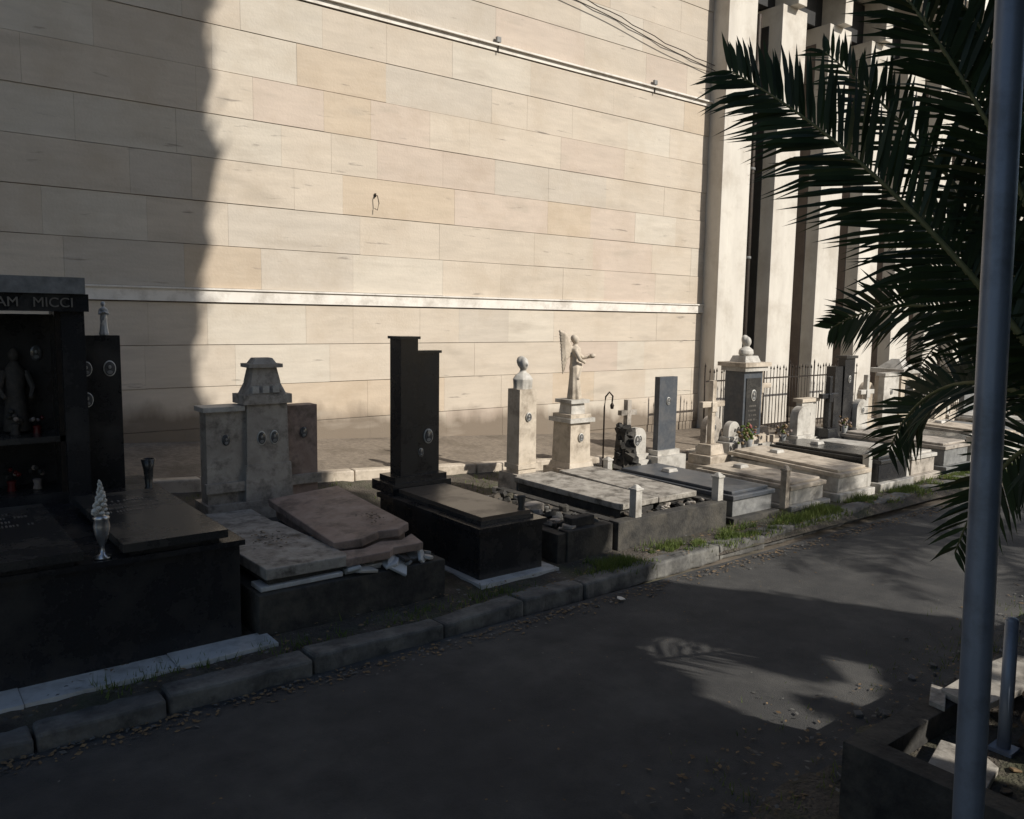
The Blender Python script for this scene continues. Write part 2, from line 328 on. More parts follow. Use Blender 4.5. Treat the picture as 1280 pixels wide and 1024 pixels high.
# ------------------------------------------------------------ tombs
b=MB("family_shrine_tomb")
b.box(-2.2,2.1,6.0,8.95,.0,.86,M_black)
b.box(-2.22,2.13,5.96,8.97,.86,.9,M_black)
for (xa,xb) in ((-2.3,-.6),(-.595,.62),(.625,1.55),(1.555,2.28)): b.box(xa,xb,5.72+random.uniform(-.012,.012),6.0,.0,.13+random.uniform(-.008,.008),M_cleanm)
b.box(1.28,2.0,5.95,7.75,.94,1.0,M_lid); b.box(1.33,1.95,6.0,7.7,.9,.94,M_black)
b.box(-.1,1.03,5.93,7.62,.94,1.0,M_lid); b.box(-.05,.98,5.98,7.57,.9,.94,M_black)
b.letters(.35,6.9,1.0,.55,4,.14,flat=True,h=.045); b.letters(1.4,6.95,1.0,.45,4,.13,flat=True,h=.045)
b.box(-.6,1.47,8.55,8.9,.9,2.55,M_black)
b.box(1.29,1.47,7.95,8.55,.9,2.58,M_black); b.box(-.6,-.42,7.95,8.55,.9,2.58,M_black)
b.box(-.65,1.5,7.9,8.92,2.58,2.73,M_black); b.box(-.62,1.47,7.86,8.92,2.73,2.87,M_grey)
b.box(-.42,1.29,8.0,8.55,1.45,1.5,M_lid); b.box(-.42,1.29,8.0,8.55,.9,1.0,M_black)
b.box(-.42,-.38,8.0,8.03,1.0,2.58,M_iron); b.box(1.25,1.29,8.0,8.03,1.0,2.58,M_iron); b.box(.42,.45,8.0,8.03,1.0,2.58,M_iron)
for (xx,zz,hh,mm) in ((.95,1.5,.16,M_dim),(.72,1.5,.2,M_candle),(1.12,1.5,.12,M_candle),(.5,1.5,.2,M_lava),(.3,1.5,.16,M_dim),(.0,1.5,.2,M_dim),(.9,1.0,.16,M_candle),(.6,1.0,.22,M_dim),(.2,1.0,.16,M_lava),(1.1,1.0,.15,M_purple)):
    b.lathe((xx,8.3,zz),[(.04,0),(.03,hh*.3),(.04,hh*.55),(.02,hh*.6)],mm,seg=10)
    for q in range(5): b.ell((xx+random.uniform(-.05,.05),8.3+random.uniform(-.04,.04),zz+hh*(.75+random.random()*.5)),(.022,.022,.022),random.choice([mm,M_lava,M_purple]),lump=.6,seg=7,rings=5)
b.lathe((.98,8.42,1.52),[(.11,0),(.09,.2),(.075,.38),(.09,.52),(.03,.62)],M_dim,seg=12,fn=lambda a,z:1+.08*math.sin(a*6)); b.ell((.98,8.41,2.19),(.045,.05,.065),M_dim)
for q in (-1,1): b.tube([(.98+q*.08,8.4,2.05),(.98+q*.13,8.36,1.9),(.98+q*.1,8.28,1.82)],[.03,.025,.018],M_dim,6)
b.oval(1.17,8.54,2.2,.05,.07,rim=False); b.oval(.45,8.54,2.15,.06,.08,rim=False)
b.box(1.48,1.86,8.45,8.6,.9,2.36,M_black)
b.oval(1.56,8.45,2.05,.05,.07); b.oval(1.76,8.45,2.05,.055,.075); b.oval(1.56,8.45,1.76,.05,.07)
tomb1=b.build(bevel=.008)
tc=bpy.data.curves.new("t","FONT"); tc.body="FAM   MICCI"; tc.size=.115; tc.extrude=.006; tc.align_x='CENTER'
to=bpy.data.objects.new("tt",tc); col.objects.link(to)
dg=bpy.context.evaluated_depsgraph_get(); me=bpy.data.meshes.new_from_object(to.evaluated_get(dg)); bpy.data.objects.remove(to)
lo=bpy.data.objects.new("lettering",me); me.materials.clear(); me.materials.append(M_bronze); col.objects.link(lo); lo.rotation_euler=(R(90),0,0); lo.location=(1.07,7.893,2.617); lo.parent=tomb1
def figure(name,x,y,z,h,m,wings=False,yaw=0,vox=None,raise_arm=False):
    s=h; b=MB(name)
    T=Matrix.Rotation(R(yaw),3,'Z'); o=Vector((x,y,z))
    def P(px,py,pz): return o+T@Vector((px*s,py*s,pz*s))
    b.lathe(o,[(.11*s,0),(.125*s,.01*s),(.13*s,.05*s),(.115*s,.15*s),(.10*s,.3*s),(.092*s,.42*s),(.10*s,.5*s),(.085*s,.58*s),(.088*s,.66*s),(.105*s,.74*s),(.10*s,.79*s),(.05*s,.83*s),(.033*s,.86*s)],m,seg=28,sx=1,sy=.85,T=T,fn=lambda a,zz:1+.13*math.sin(a*7+zz/s*3)*max(0,1-zz/s/.75))
    b.ell(P(0,-.005,.915),(.052*s,.06*s,.07*s),m); b.ell(P(0,.02,.93),(.06*s,.06*s,.065*s),m,lump=.3); b.ell(P(0,-.065,.912),(.01*s,.014*s,.016*s),m)
    def arm(a,bb,c): b.tube([P(*a),P(*bb),P(*c)],[.04*s,.034*s,.022*s],m,8); b.ell(P(*c),(.022*s,.022*s,.028*s),m)
    if raise_arm:
        arm((.09,0,.76),(.14,-.12,.64),(.12,-.25,.66)); arm((-.09,0,.76),(-.14,-.08,.62),(-.03,-.15,.58))
        b.ell(P(.12,-.27,.67),(.05*s,.05*s,.035*s),m,lump=.4)
    else:
        arm((.09,0,.76),(.13,-.05,.62),(.02,-.12,.68)); arm((-.09,0,.76),(-.13,-.05,.62),(-.02,-.12,.68))
    b.tube([P(.10,-.03,.74),P(.0,-.1,.5),P(-.09,-.06,.32)],[.03*s,.03*s,.02*s],m,6)
    if wings:
        for sg in (-1,1):
            for i in range(14):
                t=i/13
                a=P(sg*.05,.06,.80-.09*t)
                mid=P(sg*(.12+.04*(1-t)),.18-.03*t,1.0-.36*t)
                e=P(sg*(.14+.06*(1-t)),.25-.07*t,1.06-.66*t)
                b.tube([a,mid,e],[.028*s,.042*s,.016*s],m,6)
    return b.build(remesh=vox,smoothit=2)
figure("small_marble_statue",1.74,8.52,2.36,.32,M_cleanm,vox=.006)
b=MB("grave_lantern")
b.lathe((1.17,6.05,.9),[(.055,0),(.06,.012),(.02,.03),(.015,.09),(.03,.12),(.045,.17),(.055,.23),(.045,.27),(.055,.285),(.04,.30),(.02,.31)],M_silver,seg=16)
for i in range(34):
    a=i*2.4; k=1-i/40; b.ell((1.17+.036*k*math.cos(a),6.05+.036*k*math.sin(a),1.21+.0068*i),(.02*k+.005,.02*k+.005,.018),M_white,lump=.7,seg=8,rings=6)
b.build()
b=MB("flower_vase"); b.lathe((2.0,8.15,.9),[(.05,0),(.05,.01),(.03,.04),(.045,.2),(.065,.3),(.055,.305),(.03,.2)],M_lid,seg=16); b.build()
# T2
b=MB("broken_double_slab_grave")
b.box(2.22,3.92,5.95,6.13,-.02,.44,M_lava); b.box(3.74,3.92,6.13,8.3,0,.445,M_lava); b.box(2.22,2.36,6.13,8.3,0,.44,M_lava); b.box(2.36,3.74,8.1,8.3,0,.43,M_lava)
b.box(2.36,3.74,6.13,8.1,0,.33,M_soil)
b.box(2.3,3.0,5.99,6.2,.445,.485,M_cleanm,Matrix.Rotation(R(.4),4,'Z')); b.box(3.05,3.55,6.0,6.2,.445,.49,M_marble,Matrix.Rotation(R(.6),4,'Z'))
b.box(2.98,3.06,6.2,7.9,.40,.50,M_cleanm)
TA=Matrix.Translation((2.62,7.05,.53))@Matrix.Rotation(R(1.2),4,'Y')@Matrix.Rotation(R(2),4,'Z')
b.prism([(-.36,-1.05),(.33,-1.05),(.37,-.98),(.36,.35),(.33,.42),(.36,1.0),(-.36,1.0)],0,.09,M_slab,TA); b.box(-.32,.32,-1.0,.96,-.06,0,M_lava,TA)
# second lid cracked in two pieces
TB=Matrix.Translation((3.42,6.98,.64))@Matrix.Rotation(R(-5),4,'Y')@Matrix.Rotation(R(1.6),4,'X')@Matrix.Rotation(R(-3),4,'Z')
b.prism([(-.38,-.72),(-.15,-.78),(.05,-.70),(.22,-.76),(.37,-.66),(.37,.95),(-.38,.95)],0,.075,M_pink,TB); b.box(-.33,.33,-.66,.9,-.12,-.0,M_pink,TB)
TC=Matrix.Translation((3.42,6.96,.60))@Matrix.Rotation(R(-3),4,'Y')@Matrix.Rotation(R(5),4,'X')@Matrix.Rotation(R(-4),4,'Z')
b.prism([(-.38,-.97),(.02,-.99),(.08,-.93),(.36,-.95),(.37,-.70),(.22,-.80),(.05,-.74),(-.15,-.82),(-.38,-.76)],0.02,.09,M_pink,TC)
def chunk(b,x,y,z,q,m,rx=0,rz=0,t=.03):
    n=random.randint(4,6); poly=[(q*random.uniform(.6,1)*math.cos(6.28*i/n),q*random.uniform(.5,1)*math.sin(6.28*i/n)) for i in range(n)]
    b.prism(poly,0,t,m,Matrix.Translation((x,y,z))@Matrix.Rotation(rz,4,'Z')@Matrix.Rotation(rx,4,'X'))
for i in range(30): chunk(b,random.uniform(3.0,3.8),random.uniform(5.96,6.3),.44+random.uniform(0,.05),random.uniform(.04,.11),random.choice([M_cleanm,M_grey,M_marble,M_slab,M_lava]),random.uniform(-.5,.5),random.uniform(0,6))
chunk(b,3.45,6.0,.46,.16,M_cleanm,.7,.3); chunk(b,3.72,6.04,.47,.12,M_cleanm,1.2,.8); chunk(b,3.12,6.02,.47,.15,M_marble,.2,1); chunk(b,3.02,6.1,.49,.12,M_grey,.4,2)
for i in range(24): b.ell((random.uniform(2.98,3.14),random.uniform(6.2,6.9),.5+random.uniform(0,.08)),(.025,.035,.02),random.choice([M_litter,M_grey,M_white,M_purple]),lump=.7,seg=8,rings=6)
b.build(bevel=.010)
b=MB("dead_leaves_on_slabs")
for i in range(170):
    if i<100: x,y,z=2.66+random.gauss(0,.11),6.85+random.gauss(0,.17),.632
    else: x,y,z=3.55+random.gauss(0,.06),6.6+random.gauss(0,.14),.745
    q=random.uniform(.008,.022); T=Matrix.Translation((x,y,z))@Matrix.Rotation(random.uniform(0,6.28),4,'Z')@Matrix.Rotation(random.uniform(-.5,.5),4,'X')
    v=[b.bm.verts.new(T@Vector(p)) for p in ((-q,0,0),(0,-q*.5,0),(q,0,0),(0,q*.5,0))]; f=b.bm.faces.new(v); f.material_index=b.mi(random.choice([M_litter,M_soil]))
b.build()
b=MB("marble_headstone_triptych")
b.box(2.6,3.88,8.33,8.75,.3,.62,M_old)
b.box(2.63,3.04,8.42,8.62,.62,1.58,M_old); b.box(3.48,3.84,8.42,8.62,.62,1.60,M_pink)
b.box(2.59,3.02,8.37,8.66,1.58,1.63,M_marble)
b.box(3.0,3.52,8.34,8.68,.62,1.0,M_old,taper=.06); b.box(3.03,3.49,8.37,8.66,1.0,1.64,M_old,taper=.05)
b.box(3.0,3.52,8.34,8.69,1.64,1.74,M_old); b.box(3.05,3.47,8.37,8.66,1.74,1.86,M_old,taper=.25); b.box(3.1,3.42,8.4,8.63,1.86,2.02,M_old,taper=.2); b.box(3.08,3.44,8.38,8.65,2.02,2.06,M_old); b.box(3.13,3.39,8.42,8.61,2.06,2.12,M_old,taper=.3)
for q in (3.09,3.2,3.31): b.box(q,q+.07,8.335,8.36,1.76,1.83,M_marble)
b.box(2.6,3.02,8.36,8.42,.74,.84,M_old); b.box(3.5,3.86,8.36,8.42,.74,.84,M_old)
b.oval(2.83,8.415,1.28,.038,.058,rim=False); b.oval(3.19,8.375,1.28,.048,.075); b.oval(3.33,8.375,1.28,.048,.075); b.oval(3.68,8.415,1.3,.04,.06,rim=False)
b.build(bevel=.016)
# T3
b=MB("black_granite_tomb")
b.box(4.30,5.25,5.92,8.2,.02,.13,M_cleanm)
b.box(4.37,5.13,6.05,7.95,.12,.58,M_black); b.box(4.34,5.16,6.02,7.98,.58,.63,M_black)
b.box(4.46,5.06,6.15,7.7,.66,.70,M_reflid); b.box(4.44,5.08,6.13,7.72,.63,.66,M_lid)
b.box(4.40,5.16,7.72,8.2,.63,.74,M_black); b.box(4.47,5.15,7.8,8.15,.74,.80,M_black)
b.box(4.58,4.80,7.86,8.10,.80,2.33,M_black); b.box(4.56,4.82,7.84,8.12,2.33,2.36,M_lid)
b.box(4.80,5.12,7.92,8.04,.80,2.17,M_black); b.box(4.80,5.14,7.90,8.06,2.17,2.2,M_lid)
b.oval(4.97,7.915,1.22,.06,.085); b.oval(4.87,7.915,1.04,.035,.05)
b.lathe((4.98,6.2,.70),[(.04,0),(.03,.03),(.045,.14),(.03,.15)],M_lid,seg=12)
b.build(bevel=.008)
# T4
b=MB("rubble_planter_grave")
b.box(5.5,6.15,6.08,6.25,0,.42,M_lava); b.box(5.38,5.52,6.1,8.1,0,.4,M_lava); b.box(6.02,6.16,6.25,8.1,0,.41,M_lava); b.box(5.5,6.02,6.25,8.1,0,.34,M_soil)
for i in range(110):
    q=random.uniform(.03,.10); chunk(b,random.uniform(5.45,6.1),random.uniform(6.15,7.9),.33+random.uniform(0,.08),q,random.choice([M_lava,M_lava,M_kerb,M_soil,M_soil,M_old]),random.uniform(-.7,.7),random.uniform(0,6),q*.8)
b.box(5.62,5.95,6.16,6.28,.42,.52,M_lava); b.box(5.7,5.98,6.9,7.05,.4,.5,M_old,Matrix.Rotation(R(.5),4,'Z'))
b.build(bevel=.010)
b=MB("bust_stele")
b.box(6.40,6.96,8.1,8.6,.1,.34,M_marble); b.box(6.46,6.90,8.15,8.55,.34,.56,M_old,taper=.06)
b.box(6.53,6.82,8.2,8.46,.56,1.66,M_cream,taper=.04)
b.box(6.51,6.84,8.18,8.48,.62,.68,M_cream)
b.oval(6.68,8.195,1.3,.045,.06)
b.build(bevel=.018)
b=MB("marble_bust")
b.lathe((6.68,8.33,1.62),[(.13,0),(.135,.05),(.14,.11),(.15,.17),(.11,.22),(.05,.26),(.04,.30)],M_marble,seg=18,sy=.75,fn=lambda a,z:1+.06*math.sin(a*6+z*9)); b.ell((6.68,8.32,1.985),(.062,.075,.09),M_marble); b.ell((6.68,8.35,2.01),(.07,.07,.08),M_marble,lump=.4); b.ell((6.68,8.245,1.98),(.012,.018,.022),M_marble)
b.build(remesh=.010,smoothit=1)
# T5
b=MB("twin_lid_grave")
b.box(6.2,8.05,6.05,6.2,0,.42,M_lava); b.box(6.2,6.33,6.2,8.25,0,.41,M_lava); b.box(7.95,8.06,6.2,8.25,0,.40,M_lava); b.box(6.33,7.95,6.2,8.2,0,.36,M_soil)
for (cx,rz) in ((6.78,3),(7.5,-1)):
    T=Matrix.Translation((cx,7.25,.47))@Matrix.Rotation(R(rz),4,'Z')@Matrix.Rotation(R(.8),4,'X')
    b.box(-.33,.33,-.92,.9,0,.07,M_slab,T); b.box(-.29,.29,-.88,.86,-.12,0,M_lava,T)
for i in range(40): chunk(b,random.uniform(6.4,7.9),6.28+random.gauss(0,.05),.37+random.uniform(0,.04),random.uniform(.03,.09),random.choice([M_lava,M_old,M_soil,M_slab]),random.uniform(-.5,.5),random.uniform(0,6))
b.build(bevel=.012)
def post(x,y,z,h,w=.1,m=M_marble):
    b=MB("marble_post"); b.box(x-w/2,x+w/2,y-w/2,y+w/2,z-.15,z+h*.82,m); b.box(x-w/2-.012,x+w/2+.012,y-w/2-.012,y+w/2+.012,z+h*.82,z+h*.9,m); b.box(x-w/2,x+w/2,y-w/2,y+w/2,z+h*.9,z+h,m,taper=.7); o=b.build(bevel=.008)
post(6.55,6.14,.42,.36); post(8.0,6.16,.40,.36); post(7.9,7.95,.4,.3,.09); post(9.35,6.12,.3,.42,.09,M_cream)
b=MB("angel_pedestal")
b.box(7.3,8.0,8.1,8.75,.1,.42,M_marble); b.box(7.37,7.93,8.16,8.7,.42,.52,M_cream); b.box(7.42,7.88,8.2,8.65,.52,.6,M_cream,taper=.1)
b.box(7.46,7.84,8.24,8.62,.6,1.16,M_cream,taper=.06); b.box(7.42,7.88,8.2,8.66,1.16,1.22,M_marble); b.box(7.46,7.84,8.24,8.62,1.22,1.27,M_cream); b.box(7.52,7.78,8.3,8.56,1.27,1.42,M_marble,taper=.1); b.box(7.48,7.82,8.26,8.6,1.42,1.47,M_marble)
b.oval(7.65,8.235,.95,.045,.06)
b.build(bevel=.01)
figure("angel_statue",7.68,8.43,1.46,.90,M_cream,wings=True,yaw=48,raise_arm=True,vox=.009)
b=MB("shepherd_hook_lamp"); b.tube([(8.05,8.2,.2),(8.05,8.2,1.35),(8.07,8.2,1.5),(8.14,8.2,1.56),(8.21,8.2,1.5),(8.2,8.2,1.42)],.012,M_iron,6); b.lathe((8.2,8.2,1.32),[(.02,0),(.03,.05),(.005,.1)],M_iron,seg=8); b.build()
b=MB("rock_monument_with_cross")
for i in range(60):
    t=i/60; a=random.uniform(0,6.28); rr=.25*(1-.35*t)
    q=rr*random.uniform(.3,.55); chunk(b,8.6+rr*.6*math.cos(a),8.3+rr*.5*math.sin(a),.25+.78*t,q,M_lava,random.uniform(-.8,.8),random.uniform(0,6),q*.9)
b.box(8.45,8.75,8.18,8.42,.2,1.0,M_lava,taper=.3)
b.box(8.58,8.66,8.26,8.34,1.0,1.42,M_old); b.box(8.46,8.78,8.262,8.338,1.2,1.27,M_old)
b.oval(8.6,8.08,.85,.06,.085); b.build(bevel=.006)
def stele(name,x,w,y,z0,z1,m,th=.12,cap=None,ov=True,base=M_marble,arch=False):
    b=MB(name); b.box(x-w/2-.12,x+w/2+.12,y-.12,y+th+.12,z0-.15,z0+.12,base); b.box(x-w/2-.05,x+w/2+.05,y-.05,y+th+.05,z0+.12,z0+.2,base)
    if arch:
        n=16; zc=z1-w/2
        poly=[(-w/2,z0+.2)]+[(-w/2*math.cos(math.pi*i/n),zc+w/2*math.sin(math.pi*i/n)) for i in range(n+1)]+[(w/2,z0+.2)]
        T=Matrix.Translation((x,y+th,0))@Matrix.Rotation(R(90),4,'X'); b.prism(poly,0,th,m,T)
    else: b.box(x-w/2,x+w/2,y,y+th,z0+.2,z1,m)
    if cap: b.box(x-w/2-.05,x+w/2+.05,y-.04,y+th+.04,z1,z1+.06,cap)
    if ov: b.oval(x,y-.002,z0+(z1-z0)*.72,min(.045,w*.25),.06)
    return b.build(bevel=.008)
def slabgrave(name,x0,x1,y0,y1,h,base,lid,lidh=.1,tilt=0,border=None):
    b=MB(name)
    b.box(x0,x1,y0,y1,0,h*.45,border or base); b.box(x0+.07,x1-.07,y0+.08,y1-.05,h*.45,h,base)
    T=Matrix.Translation(((x0+x1)/2,(y0+y1)/2,h+.001))@Matrix.Rotation(R(tilt),4,'X')@Matrix.Rotation(R(random.uniform(-1,1)),4,'Z')
    w=(x1-x0)/2-.04; l=(y1-y0)/2-.05
    b.box(-w,w,-l,l,0,lidh*.6,lid,T); b.box(-w+.06,w-.06,-l+.07,l-.07,lidh*.6,lidh,lid,T)
    if random.random()<.6: b.box(-.10,.10,l*.3,l*.3+.16,lidh,lidh+.05,M_marble,T,taper=.2)
    return b.build(bevel=.01)
slabgrave("grey_granite_grave",8.2,9.15,6.05,8.2,.38,M_grey,M_blue,border=M_lava)
stele("grey_headstone",9.55,.40,8.35,.4,1.72,M_blue,th=.1)
stele("marble_headstone",9.1,.3,8.5,.35,.95,M_marble,arch=True)
def cross(name,x,y,z,h,m,base=M_cream,w=.09,steps=True):
    b=MB(name)
    if steps:
        b.box(x-.34,x+.34,y-.3,y+.3,0,z,base); b.box(x-.26,x+.26,y-.22,y+.22,z,z+.14,base); b.box(x-.17,x+.17,y-.15,y+.15,z+.14,z+.3,base,taper=.15)
    zz=z+(.3 if steps else 0)
    b.box(x-w/2,x+w/2,y-w/2,y+w/2,zz,z+h,m); b.box(x-h*.21,x-w/2-.0,y-w/2+.003,y+w/2-.003,z+h*.68,z+h*.68+w,m); b.box(x+w/2,x+h*.21,y-w/2+.003,y+w/2-.003,z+h*.68,z+h*.68+w,m)
    b.box(x-w*.7,x+w*.7,y-w/2-.02,y-w/2,z+h*.62,z+h*.62+w*1.8,m)
    return b.build(bevel=.01)
cross("stone_cross",10.35,8.15,.35,1.3,M_cream)
slabgrave("cream_slab_grave",9.42,10.35,6.05,7.75,.36,M_marble,M_cream)
b=MB("shrine_stele")
b.box(11.55,12.5,8.5,9.2,0,.45,M_marble); b.box(11.65,12.4,8.55,9.1,.45,.6,M_cream); b.box(11.76,12.28,8.6,9.0,.6,1.72,M_blue); b.box(11.82,12.22,8.585,8.6,.72,1.6,M_lid)
b.box(11.70,12.34,8.54,9.05,1.72,1.8,M_marble); b.box(11.65,12.39,8.5,9.09,1.8,1.87,M_cream); b.box(11.8,12.24,8.62,8.96,1.87,1.98,M_marble,taper=.2)
b.oval(12.02,8.582,1.3,.07,.1); b.letters(11.86,8.585,1.1,.3,4,.08,h=.03)
b.build(bevel=.012)
b=MB("stone_bust")
b.lathe((12.02,8.78,1.96),[(.10,0),(.16,.05),(.15,.12),(.06,.18),(.045,.21)],M_marble,seg=16,sy=.7); b.ell((12.02,8.77,2.22),(.066,.08,.095),M_marble); b.ell((12.02,8.8,2.25),(.075,.07,.08),M_marble,lump=.4); b.build(remesh=.012,smoothit=1)
def flowers(x,y,z,r,m1=M_red,m2=M_purple):
    b=MB("flower_bouquet"); b.lathe((x,y,z),[(.05,0),(.04,.05),(.07,.2)],M_grey,seg=10)
    for i in range(34):
        a=random.uniform(0,6.28); q=random.uniform(0,r); b.ell((x+q*math.cos(a),y+q*math.sin(a),z+.25+random.uniform(-.08,.12)),(.024,.024,.022),random.choice([m1,m2,M_grass]),lump=.8,seg=7,rings=5)
    b.build()
flowers(11.3,8.2,.4,.16,M_purple,M_litter); flowers(11.55,8.3,.5,.14,M_red,M_litter); flowers(12.3,8.15,.45,.14,M_purple,M_litter); flowers(11.0,7.9,.5,.1,M_litter,M_grass); flowers(14.0,8.0,.5,.12,M_purple,M_litter)
slabgrave("marble_slab_grave",10.5,11.45,6.0,8.0,.45,M_marble,M_cream,tilt=2)
slabgrave("black_slab_grave",11.6,12.6,6.0,8.0,.5,M_black,M_lid,border=M_marble)
slabgrave("marble_slab_grave",12.8,13.7,6.1,8.1,.42,M_old,M_marble,tilt=-1)
slabgrave("grey_slab_grave",13.9,14.9,6.1,8.1,.5,M_grey,M_old)
slabgrave("black_slab_grave",15.1,16.1,6.2,8.2,.45,M_black,M_lid)
slabgrave("marble_slab_grave",16.3,17.3,6.2,8.2,.5,M_marble,M_cream,tilt=1.5)
slabgrave("grey_slab_grave",17.5,18.5,6.3,8.3,.4,M_grey,M_grey)
slabgrave("marble_slab_grave",18.8,19.8,6.3,8.3,.5,M_old,M_marble)
slabgrave("marble_slab_grave",20.2,21.4,6.3,8.3,.5,M_marble,M_cream)
stele("round_headstone",12.85,.4,8.1,.4,1.1,M_marble,arch=True,ov=False,th=.16); stele("small_headstone",11.35,.3,8.45,.45,.9,M_marble,arch=True,ov=False)
stele("marble_headstone",13.3,.45,8.3,.3,1.15,M_marble,cap=M_cream)
cross("black_cross",13.75,8.2,.35,1.25,M_black,M_black)
b=MB("black_obelisk_stele"); b.box(14.2,14.98,8.3,8.8,0,.5,M_lava); b.box(14.28,14.55,8.4,8.6,.5,1.75,M_black,taper=.06); b.box(14.6,14.95,8.4,8.55,.5,1.9,M_black); b.box(14.57,14.98,8.36,8.6,1.9,1.95,M_lid); b.oval(14.78,8.395,1.5,.05,.07); b.build(bevel=.01)
cross("stone_cross",15.6,8.5,.35,1.2,M_marble); stele("marble_headstone",16.6,.6,8.5,.3,1.5,M_marble,cap=M_marble)
stele("marble_headstone",11.0,.4,8.6,.3,1.0,M_old,arch=True); cross("stone_cross",13.2,9.3,.3,1.5,M_cream); cross("stone_cross",16.0,9.3,.3,1.5,M_marble); stele("cream_headstone",17.0,.5,9.2,.3,1.3,M_cream,arch=True); cross("stone_cross",18.7,8.3,.3,1.1,M_marble)
stele("marble_headstone",15.15,.4,8.3,.35,1.1,M_marble,arch=True); stele("small_headstone",18.2,.5,8.2,.3,.95,M_cream,arch=True)
b=MB("marble_tomb_shrine"); b.box(17.3,18.2,8.6,9.4,0,.5,M_marble); b.box(17.4,18.1,8.7,9.3,.5,1.5,M_cream); b.box(17.32,18.18,8.62,9.38,1.5,1.6,M_marble); b.box(17.45,18.05,8.7,9.3,1.6,1.8,M_marble,taper=.7); b.box(17.58,17.92,8.685,8.7,.7,1.35,M_lid); b.build(bevel=.01)
cross("stone_cross",19.2,8.5,.35,1.3,M_cream); stele("grey_headstone",20.6,.7,8.6,.3,1.5,M_grey,cap=M_grey)
stele("marble_headstone",22,.6,8.6,.3,1.3,M_marble,cap=M_marble); stele("black_headstone",23.5,.7,8.6,.3,1.6,M_black,cap=M_lid)
for q in (11.55,12.7,14.95,17.4): post(q,6.2,.3,.4,.1,M_marble)
# ------------------------------------------------------------ near right grave
b=MB("black_kerbed_grave")
b.box(3.85,4.0,.6,2.1,-.05,.44,M_lava); b.box(4.0,6.0,1.95,2.1,-.05,.43,M_lava); b.box(4.0,6.0,.6,.75,-.05,.43,M_lava); b.box(5.85,6.0,.75,1.95,-.05,.43,M_lava); b.box(4.0,5.85,.75,1.95,-.05,.3,M_soil)
b.prism([(-.2,-.14),(.1,-.15),(.2,-.05),(.18,.14),(-.19,.13)],0,.04,M_slab,Matrix.Translation((4.3,1.7,.31))@Matrix.Rotation(R(12),4,'Z')@Matrix.Rotation(R(3),4,'X'))
b.prism([(-.5,-.12),(.5,-.16),(.48,.14),(.1,.16),(-.45,.12)],0,.04,M_slab,Matrix.Translation((5.25,1.9,.435))@Matrix.Rotation(R(-3),4,'Z'))
b.prism([(-.15,-.04),(.12,-.05),(.15,.03),(-.1,.04)],0,.03,M_slab,Matrix.Translation((4.75,2.04,.43))@Matrix.Rotation(R(25),4,'Z'))
for i in range(90): chunk(b,random.uniform(4.05,5.8),random.uniform(.8,1.9),.29+random.uniform(0,.015),random.uniform(.01,.045),random.choice([M_litter,M_litter,M_soil,M_soil,M_lava]),random.uniform(-.5,.5),random.uniform(0,6),.012)
b.build(bevel=.010)
slabgrave("grey_slab_grave",6.2,7.1,.6,2.2,.35,M_grey,M_old)
slabgrave("grey_slab_grave",7.6,8.6,.4,2.2,.4,M_grey,M_marble)
b=MB("metal_post"); b.tube([(4.72,1.66,.25),(4.74,1.68,1.02)],.034,M_galv,14); b.ell((4.74,1.68,1.02),(.034,.034,.02),M_galv); b.box(4.66,4.78,1.6,1.72,.3,.32,M_galv); b.build()
b=MB("lamp_pole")
b.tube([(2.72,1.01,-.05),(2.80,1.075,1.0),(3.02,1.235,3.7),(3.20,1.37,6.0)],.047,M_galv,24)
b.tube([(2.72,1.01,-.05),(2.74,1.03,.25)],.075,M_galv,24)
b.tube([(3.20,1.37,6.0),(3.23,1.6,6.3),(3.23,2.2,6.45)],.03,M_galv,10); b.ell((3.23,2.45,6.43),(.13,.28,.07),M_galv)
b.build()
